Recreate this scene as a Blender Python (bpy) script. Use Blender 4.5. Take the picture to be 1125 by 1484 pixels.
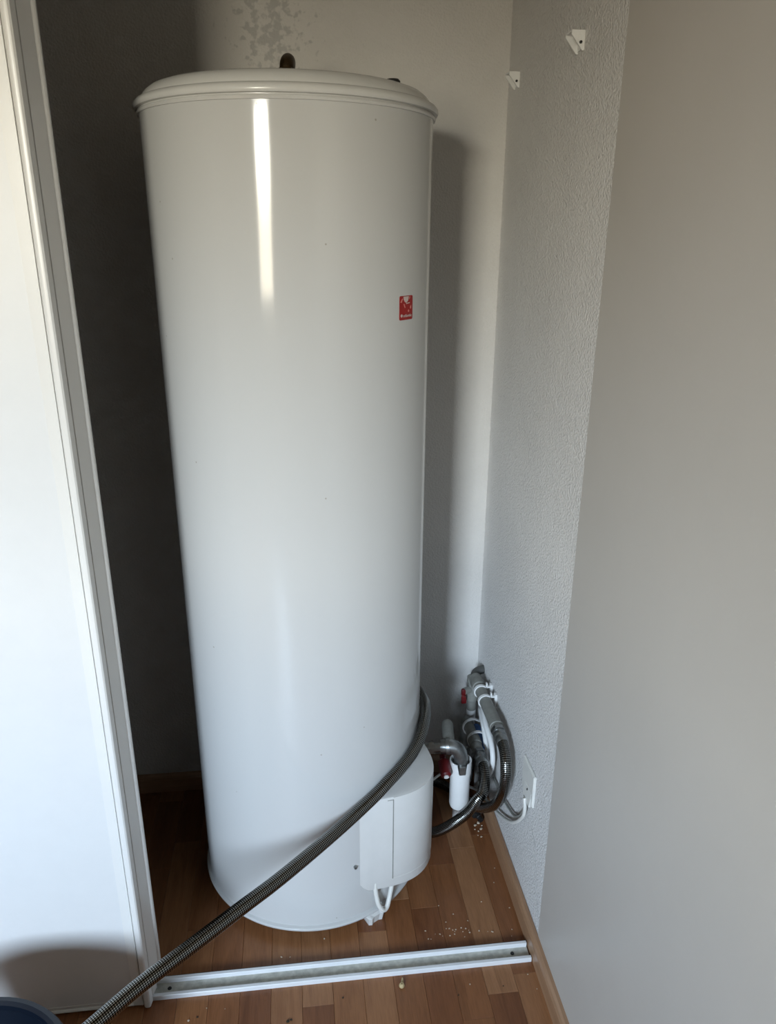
import bpy, bmesh, math, random
from mathutils import Vector, Matrix, noise as mnoise

scene = bpy.context.scene
for o in list(bpy.data.objects):
    bpy.data.objects.remove(o)
COL = scene.collection
random.seed(7)
PI = math.pi

# ------------------------------------------------------------------ camera
F_PX, CY = 1125.16, 759.13
cam_data = bpy.data.cameras.new('camera')
cam_data.sensor_fit = 'HORIZONTAL'
cam_data.sensor_width = 36.0
cam_data.lens = F_PX * 36.0 / 1125.0
cam_data.shift_y = (CY - 742.0) / 1125.0
cam_data.clip_start = 0.02
cam = bpy.data.objects.new('camera', cam_data)
COL.objects.link(cam)
fw = Vector((0.1138, 0.9294, -0.3511)).normalized()
rt = Vector((0.9928, -0.1193, 0.0060)).normalized()
up = rt.cross(fw).normalized()
cam.matrix_world = Matrix(((rt.x, up.x, -fw.x, 0.0), (rt.y, up.y, -fw.y, 0.0), (rt.z, up.z, -fw.z, 1.5157), (0, 0, 0, 1)))
scene.camera = cam

# ------------------------------------------------------------------ view, world, daylight through the window
scene.view_settings.view_transform = 'Standard'
scene.view_settings.look = 'None'
scene.view_settings.gamma = 1.0
scene.view_settings.use_curve_mapping = False
scene.view_settings.exposure = 3.1
scene.cycles.use_denoising = True
scene.cycles.max_bounces = 12
scene.cycles.diffuse_bounces = 2

SKY = 10.0
world = bpy.data.worlds.new('sky')
scene.world = world
world.use_nodes = True
wn, wl = world.node_tree.nodes, world.node_tree.links
wn.clear()
w_tc = wn.new('ShaderNodeTexCoord')
w_sep = wn.new('ShaderNodeSeparateXYZ')
w_map = wn.new('ShaderNodeMapRange')
w_map.inputs['From Min'].default_value = -1.0
w_map.inputs['From Max'].default_value = 1.0
w_ramp = wn.new('ShaderNodeValToRGB')
w_bg = wn.new('ShaderNodeBackground')
w_out = wn.new('ShaderNodeOutputWorld')
els = w_ramp.color_ramp.elements
stops = [(0.0, (0.19, 0.165, 0.13)), (0.505, (0.25, 0.215, 0.17)), (0.522, (0.35, 0.31, 0.25)), (0.534, (1.18, 1.08, 0.91)),
         (0.560, (1.06, 1.01, 0.93)), (0.60, (0.98, 1.15, 1.42)), (1.0, (0.60, 0.80, 1.12))]
while len(els) < len(stops):
    els.new(0.5)
for e, (ps, c) in zip(els, stops):
    e.position = ps
    e.color = (*c, 1)
w_bg.inputs['Strength'].default_value = SKY
wl.new(w_tc.outputs['Generated'], w_sep.inputs[0])
wl.new(w_sep.outputs['Z'], w_map.inputs['Value'])
wl.new(w_map.outputs[0], w_ramp.inputs[0])
wl.new(w_ramp.outputs[0], w_bg.inputs['Color'])
wl.new(w_bg.outputs[0], w_out.inputs[0])

# the window opening in the wall behind the camera
WX0, WX1, WZ0, WZ1 = -1.93, -1.11, 1.10, 2.28
FRONT_Y = -2.40
pl = bpy.data.lights.new('window_portal', 'AREA')
pl.shape = 'RECTANGLE'
pl.size = WX1 - WX0
pl.size_y = WZ1 - WZ0
pl.cycles.is_portal = True
plo = bpy.data.objects.new('window_portal', pl)
COL.objects.link(plo)
plo.location = ((WX0 + WX1) / 2, FRONT_Y - 0.13, (WZ0 + WZ1) / 2)
plo.rotation_euler = (PI / 2, 0, 0)          # -Z of the lamp looks along +y, into the room

# ------------------------------------------------------------------ dimensions
XR, YB = 0.4947, 1.905            # right wall, closet back wall
YSPLIT = 1.2455                   # where textured paper changes to smooth paint
HX, HY, HR = 0.0087, 1.6068, 0.265  # heater axis and radius
XL, CEIL = -3.60, 2.50
CLX = -1.12                       # closet left wall

# ------------------------------------------------------------------ material helpers
def new_mat(name, base=(0.8, 0.8, 0.8), rough=0.5, metal=0.0, spec=0.5):
    m = bpy.data.materials.new(name)
    m.use_nodes = True
    b = m.node_tree.nodes['Principled BSDF']
    b.inputs['Base Color'].default_value = (*base, 1)
    b.inputs['Roughness'].default_value = rough
    b.inputs['Metallic'].default_value = metal
    b.inputs['Specular IOR Level'].default_value = spec
    return m, m.node_tree.nodes, m.node_tree.links, b

def ramp(nodes, stops):
    r = nodes.new('ShaderNodeValToRGB')
    e = r.color_ramp.elements
    while len(e) < len(stops):
        e.new(0.5)
    for el, (ps, c) in zip(e, stops):
        el.position = ps
        el.color = (*c, 1) if len(c) == 3 else c
    return r

def noise_node(nodes, links, vec, scale, detail=3.0, rough=0.55):
    n = nodes.new('ShaderNodeTexNoise')
    n.inputs['Scale'].default_value = scale
    n.inputs['Detail'].default_value = detail
    n.inputs['Roughness'].default_value = rough
    if vec is not None:
        links.new(vec, n.inputs['Vector'])
    return n

def add_bump(nodes, links, bsdf, height, dist, strength=1.0):
    b = nodes.new('ShaderNodeBump')
    b.inputs['Distance'].default_value = dist
    b.inputs['Strength'].default_value = strength
    links.new(height, b.inputs['Height'])
    links.new(b.outputs[0], bsdf.inputs['Normal'])
    return b

def plain(name, base, rough=0.5, metal=0.0, var=0.06, vscale=25.0, spec=0.5, bump=0.0, bscale=200.0):
    """a plain coat with faint unevenness"""
    m, n, l, b = new_mat(name, base, rough, metal, spec)
    g = n.new('ShaderNodeNewGeometry')
    t = noise_node(n, l, g.outputs['Position'], vscale, 4)
    lo = tuple(c * (1 - var) for c in base)
    hi = tuple(min(1, c * (1 + var)) for c in base)
    r = ramp(n, [(0.3, lo), (0.7, hi)])
    l.new(t.outputs['Fac'], r.inputs[0])
    l.new(r.outputs[0], b.inputs['Base Color'])
    if bump > 0:
        t2 = noise_node(n, l, g.outputs['Position'], bscale, 3)
        add_bump(n, l, b, t2.outputs['Fac'], bump)
    return m

M = {}
# textured paper inside the closet
def wallpaper(name, base, bump, stain=False):
    m, n, l, b = new_mat(name, base, 0.75, 0, 0.25)
    g = n.new('ShaderNodeNewGeometry')
    t = noise_node(n, l, g.outputs['Position'], 190, 3, 0.6)
    v = n.new('ShaderNodeTexVoronoi')
    v.inputs['Scale'].default_value = 210
    l.new(g.outputs['Position'], v.inputs['Vector'])
    add = n.new('ShaderNodeMath'); add.operation = 'ADD'
    l.new(t.outputs['Fac'], add.inputs[0]); l.new(v.outputs['Distance'], add.inputs[1])
    add_bump(n, l, b, add.outputs[0], bump)
    big = noise_node(n, l, g.outputs['Position'], 5, 5)
    r = ramp(n, [(0.3, tuple(c * 0.95 for c in base)), (0.7, tuple(min(1, c * 1.03) for c in base))])
    l.new(big.outputs['Fac'], r.inputs[0])
    col = r.outputs[0]
    if stain:
        # old water spots above the tank: patchy noise kept inside a small ellipse
        sub = n.new('ShaderNodeVectorMath'); sub.operation = 'SUBTRACT'
        sub.inputs[1].default_value = (-0.022, YB, 1.905)
        l.new(g.outputs['Position'], sub.inputs[0])
        sc = n.new('ShaderNodeVectorMath'); sc.operation = 'MULTIPLY'
        sc.inputs[1].default_value = (1 / 0.065, 0, 1 / 0.085)
        l.new(sub.outputs[0], sc.inputs[0])
        ln = n.new('ShaderNodeVectorMath'); ln.operation = 'LENGTH'
        l.new(sc.outputs[0], ln.inputs[0])
        sn = noise_node(n, l, g.outputs['Position'], 62, 2.5, 0.55)
        mk = n.new('ShaderNodeMath'); mk.operation = 'MULTIPLY_ADD'
        l.new(ln.outputs['Value'], mk.inputs[0]); mk.inputs[1].default_value = -0.17
        l.new(sn.outputs['Fac'], mk.inputs[2])
        sr = ramp(n, [(0.37, (0, 0, 0)), (0.47, (1, 1, 1))])
        l.new(mk.outputs[0], sr.inputs[0])
        mx = n.new('ShaderNodeMix'); mx.data_type = 'RGBA'
        l.new(sr.outputs[0], mx.inputs['Factor'])
        l.new(col, mx.inputs['A'])
        mx.inputs['B'].default_value = (base[0] * 0.76, base[1] * 0.77, base[2] * 0.78, 1)
        col = mx.outputs['Result']
    l.new(col, b.inputs['Base Color'])
    return m
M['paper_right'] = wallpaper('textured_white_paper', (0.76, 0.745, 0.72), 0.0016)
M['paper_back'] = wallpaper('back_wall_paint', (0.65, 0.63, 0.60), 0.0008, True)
M['paint'] = plain('smooth_wall_paint', (0.56, 0.53, 0.485), 0.42, var=0.025, vscale=3, bump=0.0006, bscale=14)
M['room_paint'] = plain('room_paint', (0.46, 0.42, 0.36), 0.7, var=0.02, vscale=4)
M['ceiling'] = plain('ceiling_paint', (0.60, 0.565, 0.51), 0.8, var=0.02, vscale=4)

def laminate(name, island):
    m, n, l, b = new_mat(name, (0.3, 0.15, 0.08), 0.36, 0, 0.45)
    g = n.new('ShaderNodeNewGeometry')
    if island:
        rnd = g.outputs['Random Per Island']
    else:
        rnd = n.new('ShaderNodeObjectInfo').outputs['Random']
    off = n.new('ShaderNodeMath'); off.operation = 'MULTIPLY'; off.inputs[1].default_value = 37.0
    l.new(rnd, off.inputs[0])
    comb = n.new('ShaderNodeCombineXYZ')
    l.new(off.outputs[0], comb.inputs['Z']); l.new(off.outputs[0], comb.inputs['Y'])
    mul = n.new('ShaderNodeVectorMath'); mul.operation = 'MULTIPLY'; mul.inputs[1].default_value = (26, 2.6, 1)
    l.new(g.outputs['Position'], mul.inputs[0])
    ad = n.new('ShaderNodeVectorMath'); ad.operation = 'ADD'
    l.new(mul.outputs[0], ad.inputs[0]); l.new(comb.outputs[0], ad.inputs[1])
    t = noise_node(n, l, ad.outputs[0], 1.0, 4, 0.6)
    t.inputs['Distortion'].default_value = 1.4
    mul2 = n.new('ShaderNodeVectorMath'); mul2.operation = 'MULTIPLY'; mul2.inputs[1].default_value = (420, 26, 1)
    l.new(g.outputs['Position'], mul2.inputs[0])
    fine = noise_node(n, l, mul2.outputs[0], 1.0, 2, 0.5)
    base = ramp(n, [(0.0, (0.205, 0.076, 0.029)), (0.35, (0.260, 0.104, 0.040)), (0.7, (0.31, 0.134, 0.054)), (1.0, (0.37, 0.182, 0.086))])
    base.color_ramp.interpolation = 'LINEAR'
    l.new(rnd, base.inputs[0])
    gr = ramp(n, [(0.30, (0.74, 0.70, 0.66)), (0.55, (1, 1, 1)), (0.75, (1.06, 1.06, 1.06))])
    l.new(t.outputs['Fac'], gr.inputs[0])
    fr = ramp(n, [(0.35, (0.86, 0.85, 0.84)), (0.6, (1, 1, 1))])
    l.new(fine.outputs['Fac'], fr.inputs[0])
    m1 = n.new('ShaderNodeMix'); m1.data_type = 'RGBA'; m1.blend_type = 'MULTIPLY'; m1.inputs['Factor'].default_value = 1
    l.new(base.outputs[0], m1.inputs['A']); l.new(gr.outputs[0], m1.inputs['B'])
    m2 = n.new('ShaderNodeMix'); m2.data_type = 'RGBA'; m2.blend_type = 'MULTIPLY'; m2.inputs['Factor'].default_value = 1
    l.new(m1.outputs['Result'], m2.inputs['A']); l.new(fr.outputs[0], m2.inputs['B'])
    l.new(m2.outputs['Result'], b.inputs['Base Color'])
    add_bump(n, l, b, fine.outputs['Fac'], 0.0002)
    return m
M['laminate'] = laminate('beech_laminate', False)
M['laminate_far'] = laminate('beech_laminate_far', True)
M['underlay'] = plain('floor_underlay', (0.05, 0.03, 0.02), 0.9)

def wood_trim():
    m, n, l, b = new_mat('beech_skirting', (0.4, 0.25, 0.15), 0.38, 0, 0.5)
    g = n.new('ShaderNodeNewGeometry')
    mul = n.new('ShaderNodeVectorMath'); mul.operation = 'MULTIPLY'; mul.inputs[1].default_value = (5, 5, 130)
    l.new(g.outputs['Position'], mul.inputs[0])
    t = noise_node(n, l, mul.outputs[0], 1.0, 4)
    r = ramp(n, [(0.3, (0.30, 0.165, 0.09)), (0.7, (0.42, 0.25, 0.145))])
    l.new(t.outputs['Fac'], r.inputs[0]); l.new(r.outputs[0], b.inputs['Base Color'])
    return m
M['trim'] = wood_trim()

def enamel():
    m, n, l, b = new_mat('white_enamel', (0.61, 0.61, 0.595), 0.10, 0, 0.5)
    g = n.new('ShaderNodeNewGeometry')
    v = n.new('ShaderNodeTexVoronoi'); v.inputs['Scale'].default_value = 34
    l.new(g.outputs['Position'], v.inputs['Vector'])
    wh = n.new('ShaderNodeTexWhiteNoise'); l.new(v.outputs['Position'], wh.inputs['Vector'])
    th = n.new('ShaderNodeMath'); th.operation = 'GREATER_THAN'; th.inputs[1].default_value = 0.915
    l.new(wh.outputs['Value'], th.inputs[0])
    ds = n.new('ShaderNodeMath'); ds.operation = 'LESS_THAN'; ds.inputs[1].default_value = 0.062
    l.new(v.outputs['Distance'], ds.inputs[0])
    mk = n.new('ShaderNodeMath'); mk.operation = 'MULTIPLY'
    l.new(th.outputs[0], mk.inputs[0]); l.new(ds.outputs[0], mk.inputs[1])
    mx = n.new('ShaderNodeMix'); mx.data_type = 'RGBA'
    mx.inputs['A'].default_value = (0.61, 0.61, 0.595, 1); mx.inputs['B'].default_value = (0.42, 0.40, 0.36, 1)
    l.new(mk.outputs[0], mx.inputs['Factor'])
    l.new(mx.outputs['Result'], b.inputs['Base Color'])
    wv = noise_node(n, l, g.outputs['Position'], 2.2, 1)
    add_bump(n, l, b, wv.outputs['Fac'], 0.004)
    return m
M['enamel'] = enamel()
M['cap'] = plain('white_cap_plastic', (0.69, 0.685, 0.66), 0.22, var=0.02)
M['cover'] = plain('offwhite_cover_plastic', (0.70, 0.69, 0.66), 0.35, var=0.02)
M['white_plastic'] = plain('white_plastic', (0.82, 0.82, 0.80), 0.4, var=0.03)
M['ivory'] = plain('ivory_plastic', (0.76, 0.75, 0.70), 0.45, var=0.03)
M['grey_pvc'] = plain('grey_pvc', (0.24, 0.24, 0.215), 0.5, var=0.12, vscale=60)
M['dark_grey'] = plain('dark_grey_plastic', (0.07, 0.07, 0.065), 0.5)
M['black'] = plain('black_rubber', (0.012, 0.012, 0.012), 0.5)
M['red'] = plain('red_plastic', (0.14, 0.004, 0.006), 0.45)
M['sticker_red'] = plain('sticker_red', (0.34, 0.003, 0.003), 0.4, var=0.05)
M['sticker_print'] = plain('sticker_print', (0.62, 0.50, 0.47), 0.4)
M['sticker_pink'] = plain('sticker_pink_print', (0.66, 0.22, 0.19), 0.4)
M['blue'] = plain('blue_pipe_plastic', (0.05, 0.15, 0.40), 0.45)
M['brass'] = plain('tarnished_brass', (0.045, 0.026, 0.010), 0.45, 0.6, var=0.5, vscale=120)
M['nickel'] = plain('dull_nickel', (0.30, 0.31, 0.305), 0.34, 0.95, var=0.15, vscale=90)
M['door_white'] = plain('white_door_panel', (0.74, 0.74, 0.73), 0.38, var=0.01)
M['door_alu'] = plain('white_door_profile', (0.78, 0.77, 0.74), 0.30, var=0.01)
M['track_white'] = plain('white_track_lip', (0.80, 0.81, 0.82), 0.35, var=0.03)
M['track_grey'] = plain('dusty_track_channel', (0.50, 0.49, 0.43), 0.6, var=0.22, vscale=70)
M['bucket'] = plain('navy_bucket_plastic', (0.0012, 0.0045, 0.012), 0.45, var=0.1)
M['crumb'] = plain('plaster_crumb', (0.58, 0.47, 0.35), 0.9, var=0.2, vscale=200)
M['plug'] = plain('yellowed_plug', (0.55, 0.42, 0.22), 0.7, var=0.2, vscale=200)
M['dirt'] = plain('dark_grit', (0.03, 0.025, 0.015), 0.9)
M['frame'] = plain('window_frame_paint', (0.78, 0.77, 0.74), 0.4)
M['pencil'] = plain('pencil_line', (0.30, 0.29, 0.27), 0.8)

def glass():
    m = bpy.data.materials.new('window_glass'); m.use_nodes = True
    n, l = m.node_tree.nodes, m.node_tree.links
    n.clear()
    out = n.new('ShaderNodeOutputMaterial'); mix = n.new('ShaderNodeMixShader')
    tr = n.new('ShaderNodeBsdfTransparent'); tr.inputs[0].default_value = (0.95, 0.97, 0.96, 1)
    gl = n.new('ShaderNodeBsdfGlossy'); gl.inputs['Roughness'].default_value = 0.02
    fr = n.new('ShaderNodeFresnel'); fr.inputs['IOR'].default_value = 1.45
    l.new(fr.outputs[0], mix.inputs[0]); l.new(tr.outputs[0], mix.inputs[1]); l.new(gl.outputs[0], mix.inputs[2])
    l.new(mix.outputs[0], out.inputs[0])
    return m
M['glass'] = glass()

def braid():
    """stainless braid: crossing strands from the tube's own UV, in metres along and fractions around"""
    m, n, l, b = new_mat('steel_braid', (0.5, 0.5, 0.48), 0.20, 1.0)
    uv = n.new('ShaderNodeUVMap')
    sep = n.new('ShaderNodeSeparateXYZ'); l.new(uv.outputs[0], sep.inputs[0])
    def wave(sign):
        a = n.new('ShaderNodeMath'); a.operation = 'MULTIPLY'; a.inputs[1].default_value = 2 * PI * 12 * sign
        l.new(sep.outputs['Y'], a.inputs[0])
        c = n.new('ShaderNodeMath'); c.operation = 'MULTIPLY_ADD'; c.inputs[1].default_value = 2 * PI * 125
        l.new(sep.outputs['X'], c.inputs[0]); l.new(a.outputs[0], c.inputs[2])
        s = n.new('ShaderNodeMath'); s.operation = 'SINE'; l.new(c.outputs[0], s.inputs[0])
        return s
    s1, s2 = wave(1), wave(-1)
    mu = n.new('ShaderNodeMath'); mu.operation = 'MULTIPLY'
    l.new(s1.outputs[0], mu.inputs[0]); l.new(s2.outputs[0], mu.inputs[1])
    mr = n.new('ShaderNodeMapRange')
    mr.inputs['From Min'].default_value = -1; mr.inputs['From Max'].default_value = 1
    l.new(mu.outputs[0], mr.inputs['Value'])
    cr = ramp(n, [(0.45, (0.018, 0.018, 0.016)), (0.95, (0.52, 0.51, 0.48))])  # dark grooves and bright crests put shade and glints into the base colour
    l.new(mr.outputs[0], cr.inputs[0]); l.new(cr.outputs[0], b.inputs['Base Color'])
    add_bump(n, l, b, mr.outputs[0], 0.0009, 0.28)
    return m
M['braid'] = braid()

# ------------------------------------------------------------------ mesh helpers
def link(o):
    COL.objects.link(o)
    return o

def tag(o, label=None, cat=None, group=None, kind=None):
    if label: o['label'] = label
    if cat: o['category'] = cat
    if group: o['group'] = group
    if kind: o['kind'] = kind
    return o

def empty(name, loc, label, cat, group=None):
    o = bpy.data.objects.new(name, None)
    o.empty_display_size = 0.05
    link(o)
    o.location = loc
    return tag(o, label, cat, group)

def base_of(o):
    v = Vector((0, 0, 0))
    while o is not None:
        v += Vector(o.location)
        o = o.parent
    return v

def obj(name, bm, mat, parent=None, smooth=True, sharp=35, origin=None):
    """link a bmesh given in world coordinates as one object"""
    me = bpy.data.meshes.new(name)
    bmesh.ops.recalc_face_normals(bm, faces=bm.faces)
    pb = base_of(parent) if parent else Vector((0, 0, 0))
    org = Vector(origin) if origin is not None else pb
    bmesh.ops.translate(bm, verts=bm.verts, vec=-org)
    for f in bm.faces:
        f.smooth = smooth
    if smooth:
        lim = math.radians(sharp)
        for e in bm.edges:
            if len(e.link_faces) == 2 and e.calc_face_angle(0) > lim:
                e.smooth = False
    bm.to_mesh(me)
    bm.free()
    me.materials.append(M[mat])
    o = bpy.data.objects.new(name, me)
    link(o)
    if parent:
        o.parent = parent
    o.location = org - pb
    return o

def box(x0, x1, y0, y1, z0, z1, bev=0.0, seg=2):
    bm = bmesh.new()
    bmesh.ops.create_cube(bm, size=1)
    for v in bm.verts:
        v.co = Vector(((x0 + x1) / 2 + v.co.x * (x1 - x0), (y0 + y1) / 2 + v.co.y * (y1 - y0), (z0 + z1) / 2 + v.co.z * (z1 - z0)))
    if bev > 0:
        bmesh.ops.bevel(bm, geom=bm.edges[:], offset=bev, segments=seg, affect='EDGES', profile=0.5)
    return bm

def join(*bms):
    out = bmesh.new()
    for b in bms:
        me = bpy.data.meshes.new('tmp')
        b.to_mesh(me)
        b.free()
        out.from_mesh(me)
        bpy.data.meshes.remove(me)
    return out

def lathe(profile, center, seg=48, axis=(0, 0, 1), closed=False):
    """profile: (radius, height) pairs revolved about an axis through center"""
    bm = bmesh.new()
    ax = Vector(axis).normalized()
    q = Vector((0, 0, 1)).rotation_difference(ax)
    c = Vector(center)
    rings = []
    for r, h in profile:
        if r < 1e-6:
            rings.append([bm.verts.new(c + q @ Vector((0, 0, h)))])
        else:
            rings.append([bm.verts.new(c + q @ Vector((r * math.cos(2 * PI * i / seg), r * math.sin(2 * PI * i / seg), h))) for i in range(seg)])
    pairs = list(zip(rings, rings[1:]))
    if closed:
        pairs.append((rings[-1], rings[0]))
    for a, b in pairs:
        for i in range(seg):
            j = (i + 1) % seg
            if len(a) == 1 and len(b) == 1:
                continue
            if len(a) == 1:
                bm.faces.new((a[0], b[i], b[j]))
            elif len(b) == 1:
                bm.faces.new((a[i], b[0], a[j]))
            else:
                bm.faces.new((a[i], b[i], b[j], a[j]))
    return bm

def spline(pts, n=10):
    """Catmull-Rom through the points"""
    P = [Vector(p) for p in pts]
    P = [2 * P[0] - P[1]] + P + [2 * P[-1] - P[-2]]
    out = []
    for i in range(1, len(P) - 2):
        a, b, c, d = P[i - 1], P[i], P[i + 1], P[i + 2]
        for k in range(n):
            t = k / n
            out.append(0.5 * ((2 * b) + (c - a) * t + (2 * a - 5 * b + 4 * c - d) * t * t + (3 * b - a - 3 * c + d) * t ** 3))
    out.append(P[-2])
    return out

def tube(path, radius, seg=16, caps=True):
    """path: points; radius: number or one per point; UV = metres along, fraction around"""
    bm = bmesh.new()
    uvl = bm.loops.layers.uv.new('UVMap')
    n = len(path)
    rad = radius if isinstance(radius, (list, tuple)) else [radius] * n
    tan = []
    for i in range(n):
        a = path[max(0, i - 1)]; b = path[min(n - 1, i + 1)]
        tan.append((b - a).normalized())
    nrm = tan[0].orthogonal().normalized()
    rings, dist = [], [0.0]
    for i in range(n):
        if i:
            nrm = (tan[i - 1].rotation_difference(tan[i]) @ nrm).normalized()
            dist.append(dist[-1] + (path[i] - path[i - 1]).length)
        bi = tan[i].cross(nrm)
        rings.append([bm.verts.new(path[i] + rad[i] * (nrm * math.cos(2 * PI * k / seg) + bi * math.sin(2 * PI * k / seg))) for k in range(seg)])
    for i in range(n - 1):
        for k in range(seg):
            j = (k + 1) % seg
            f = bm.faces.new((rings[i][k], rings[i + 1][k], rings[i + 1][j], rings[i][j]))
            for lp, (u, v) in zip(f.loops, ((dist[i], k / seg), (dist[i + 1], k / seg), (dist[i + 1], (k + 1) / seg), (dist[i], (k + 1) / seg))):
                lp[uvl].uv = (u, v)
    if caps:
        bm.faces.new(rings[0][::-1]); bm.faces.new(rings[-1])
    return bm

def vtube(pts, r, seg=14, n=8):
    return tube(spline(pts, n), r, seg)

def prism(outline, z0, z1):
    """plan outline (x, y) extruded in z"""
    bm = bmesh.new()
    lo = [bm.verts.new((x, y, z0)) for x, y in outline]
    hi = [bm.verts.new((x, y, z1)) for x, y in outline]
    k = len(outline)
    for i in range(k):
        j = (i + 1) % k
        bm.faces.new((lo[i], lo[j], hi[j], hi[i]))
    bm.faces.new(lo[::-1]); bm.faces.new(hi)
    return bm

def extrude_along(outline, a, b, u, v):
    """outline in (u, v) axes, swept from point a to point b"""
    bm = bmesh.new()
    a, b, u, v = Vector(a), Vector(b), Vector(u), Vector(v)
    lo = [bm.verts.new(a + u * p + v * q) for p, q in outline]
    hi = [bm.verts.new(b + u * p + v * q) for p, q in outline]
    k = len(outline)
    for i in range(k):
        j = (i + 1) % k
        bm.faces.new((lo[i], lo[j], hi[j], hi[i]))
    bm.faces.new(lo[::-1]); bm.faces.new(hi)
    return bm

def struct(name, bm, mat, parent=None, smooth=False):
    o = obj(name, bm, mat, parent, smooth)
    if parent is None:
        o['kind'] = 'structure'
    return o

# ------------------------------------------------------------------ the setting
T = 0.10
struct('wall_right', box(XR, XR + T, FRONT_Y, YSPLIT, -0.02, CEIL), 'paint')
struct('wall_closet_right', box(XR + 0.0012, XR + T, YSPLIT, YB, -0.02, CEIL), 'paper_right')
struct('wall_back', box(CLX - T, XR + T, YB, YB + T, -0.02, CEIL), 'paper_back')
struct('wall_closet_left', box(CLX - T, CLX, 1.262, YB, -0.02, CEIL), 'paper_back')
struct('wall_left', box(XL - T, XL, FRONT_Y, 1.262, -0.02, CEIL), 'room_paint')
struct('wall_far_left', box(XL - T, CLX - 0.02, 1.262, 1.262 + T, -0.02, CEIL), 'room_paint')
struct('wall_front', join(box(XL - T, WX0, FRONT_Y - T, FRONT_Y, -0.02, CEIL), box(WX1, XR + T, FRONT_Y - T, FRONT_Y, -0.02, CEIL),
                          box(WX0, WX1, FRONT_Y - T, FRONT_Y, -0.02, WZ0), box(WX0, WX1, FRONT_Y - T, FRONT_Y, WZ1, CEIL)), 'room_paint')
struct('ceiling', box(XL - T, XR + T, FRONT_Y - T, YB + T, CEIL, CEIL + 0.1), 'ceiling')

# window behind the camera
fwid = 0.045
win = struct('window_1', join(box(WX0, WX0 + fwid, FRONT_Y - 0.08, FRONT_Y - 0.03, WZ0, WZ1, 0.004), box(WX1 - fwid, WX1, FRONT_Y - 0.08, FRONT_Y - 0.03, WZ0, WZ1, 0.004),
                              box(WX0 + fwid, WX1 - fwid, FRONT_Y - 0.08, FRONT_Y - 0.03, WZ0, WZ0 + fwid, 0.004), box(WX0 + fwid, WX1 - fwid, FRONT_Y - 0.08, FRONT_Y - 0.03, WZ1 - fwid, WZ1, 0.004)), 'frame')
struct('pane', box(WX0 + fwid, WX1 - fwid, FRONT_Y - 0.058, FRONT_Y - 0.054, WZ0 + fwid, WZ1 - fwid), 'glass', win)
struct('window_sill', box(WX0 - 0.04, WX1 + 0.04, FRONT_Y - 0.03, FRONT_Y + 0.06, WZ0 - 0.03, WZ0, 0.004), 'frame', win)
struct('handle', join(box(WX1 - 0.035, WX1 - 0.012, FRONT_Y - 0.03, FRONT_Y - 0.018, 1.56, 1.64, 0.003), box(WX1 - 0.032, WX1 - 0.016, FRONT_Y - 0.018, FRONT_Y + 0.002, 1.48, 1.61, 0.004)), 'nickel', win)

# floor: laminate strips on an underlay
floor = struct('floor', box(XL - T, XR + T, FRONT_Y - T, YB + T, -0.03, -0.007), 'underlay')
SW, SL, TH, CH = 0.0655, 0.42, 0.007, 0.0005
def strip_bm(w, ln):
    bm = bmesh.new()
    a, b = w / 2 - 0.0002, ln / 2 - 0.0002
    v = [bm.verts.new((sx * a, sy * b, -TH)) for sx, sy in ((-1, -1), (1, -1), (1, 1), (-1, 1))]
    m_ = [bm.verts.new((sx * a, sy * b, -CH)) for sx, sy in ((-1, -1), (1, -1), (1, 1), (-1, 1))]
    t = [bm.verts.new((sx * (a - CH), sy * (b - CH), 0)) for sx, sy in ((-1, -1), (1, -1), (1, 1), (-1, 1))]
    for r0, r1 in ((v, m_), (m_, t)):
        for i in range(4):
            j = (i + 1) % 4
            bm.faces.new((r0[i], r0[j], r1[j], r1[i]))
    bm.faces.new(t); bm.faces.new(v[::-1])
    return bm
strips = []
ncol = int((XR - XL) / SW) + 1
for c in range(ncol):
    x1 = XR - c * SW
    x0 = max(XL, x1 - SW)
    if x1 - x0 < 0.01: continue
    ytop = YB if (x0 + x1) / 2 > CLX else 1.262
    y = YB + random.uniform(0.0, SL)
    while y > FRONT_Y:
        ln = SL if random.random() < 0.7 else SL * random.choice((0.6, 0.8))
        ya, yb = max(FRONT_Y, y - ln), min(ytop, y)
        if yb - ya > 0.012:
            strips.append(((x0 + x1) / 2, (ya + yb) / 2, round(x1 - x0, 4), round(yb - ya, 4)))
        y -= ln
strips.sort(key=lambda s: (s[0] - 0.0) ** 2 + (s[1] - 1.25) ** 2)
cache = {}
for (x, y, w_, l_) in strips[:280]:
    key = (w_, l_)
    if key not in cache:
        o = obj('plank', strip_bm(w_, l_), 'laminate', floor, smooth=False, origin=(0, 0, 0))
        cache[key] = o.data
    else:
        o = link(bpy.data.objects.new('plank', cache[key])); o.parent = floor
    o.location = (x, y, 0)
far = []
for (x, y, w_, l_) in strips[280:]:
    b = strip_bm(w_, l_)
    bmesh.ops.translate(b, verts=b.verts, vec=(x, y, 0))
    far.append(b)
fo = obj('planks', join(*far), 'laminate_far', floor, smooth=False)
fo['kind'] = 'stuff'

# skirting boards
BBT, BBH = 0.0151, 0.054
bb_prof = [(0, 0), (BBT, 0), (BBT, BBH - 0.012), (BBT - 0.003, BBH - 0.004), (BBT - 0.008, BBH), (0, BBH)]
struct('baseboard_right', extrude_along(bb_prof, (XR, FRONT_Y, 0), (XR, 1.72, 0), (-1, 0, 0), (0, 0, 1)), 'trim')
struct('baseboard_back', extrude_along(bb_prof, (CLX, YB, 0), (XR - BBT - 0.001, YB, 0), (0, -1, 0), (0, 0, 1)), 'trim')

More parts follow.
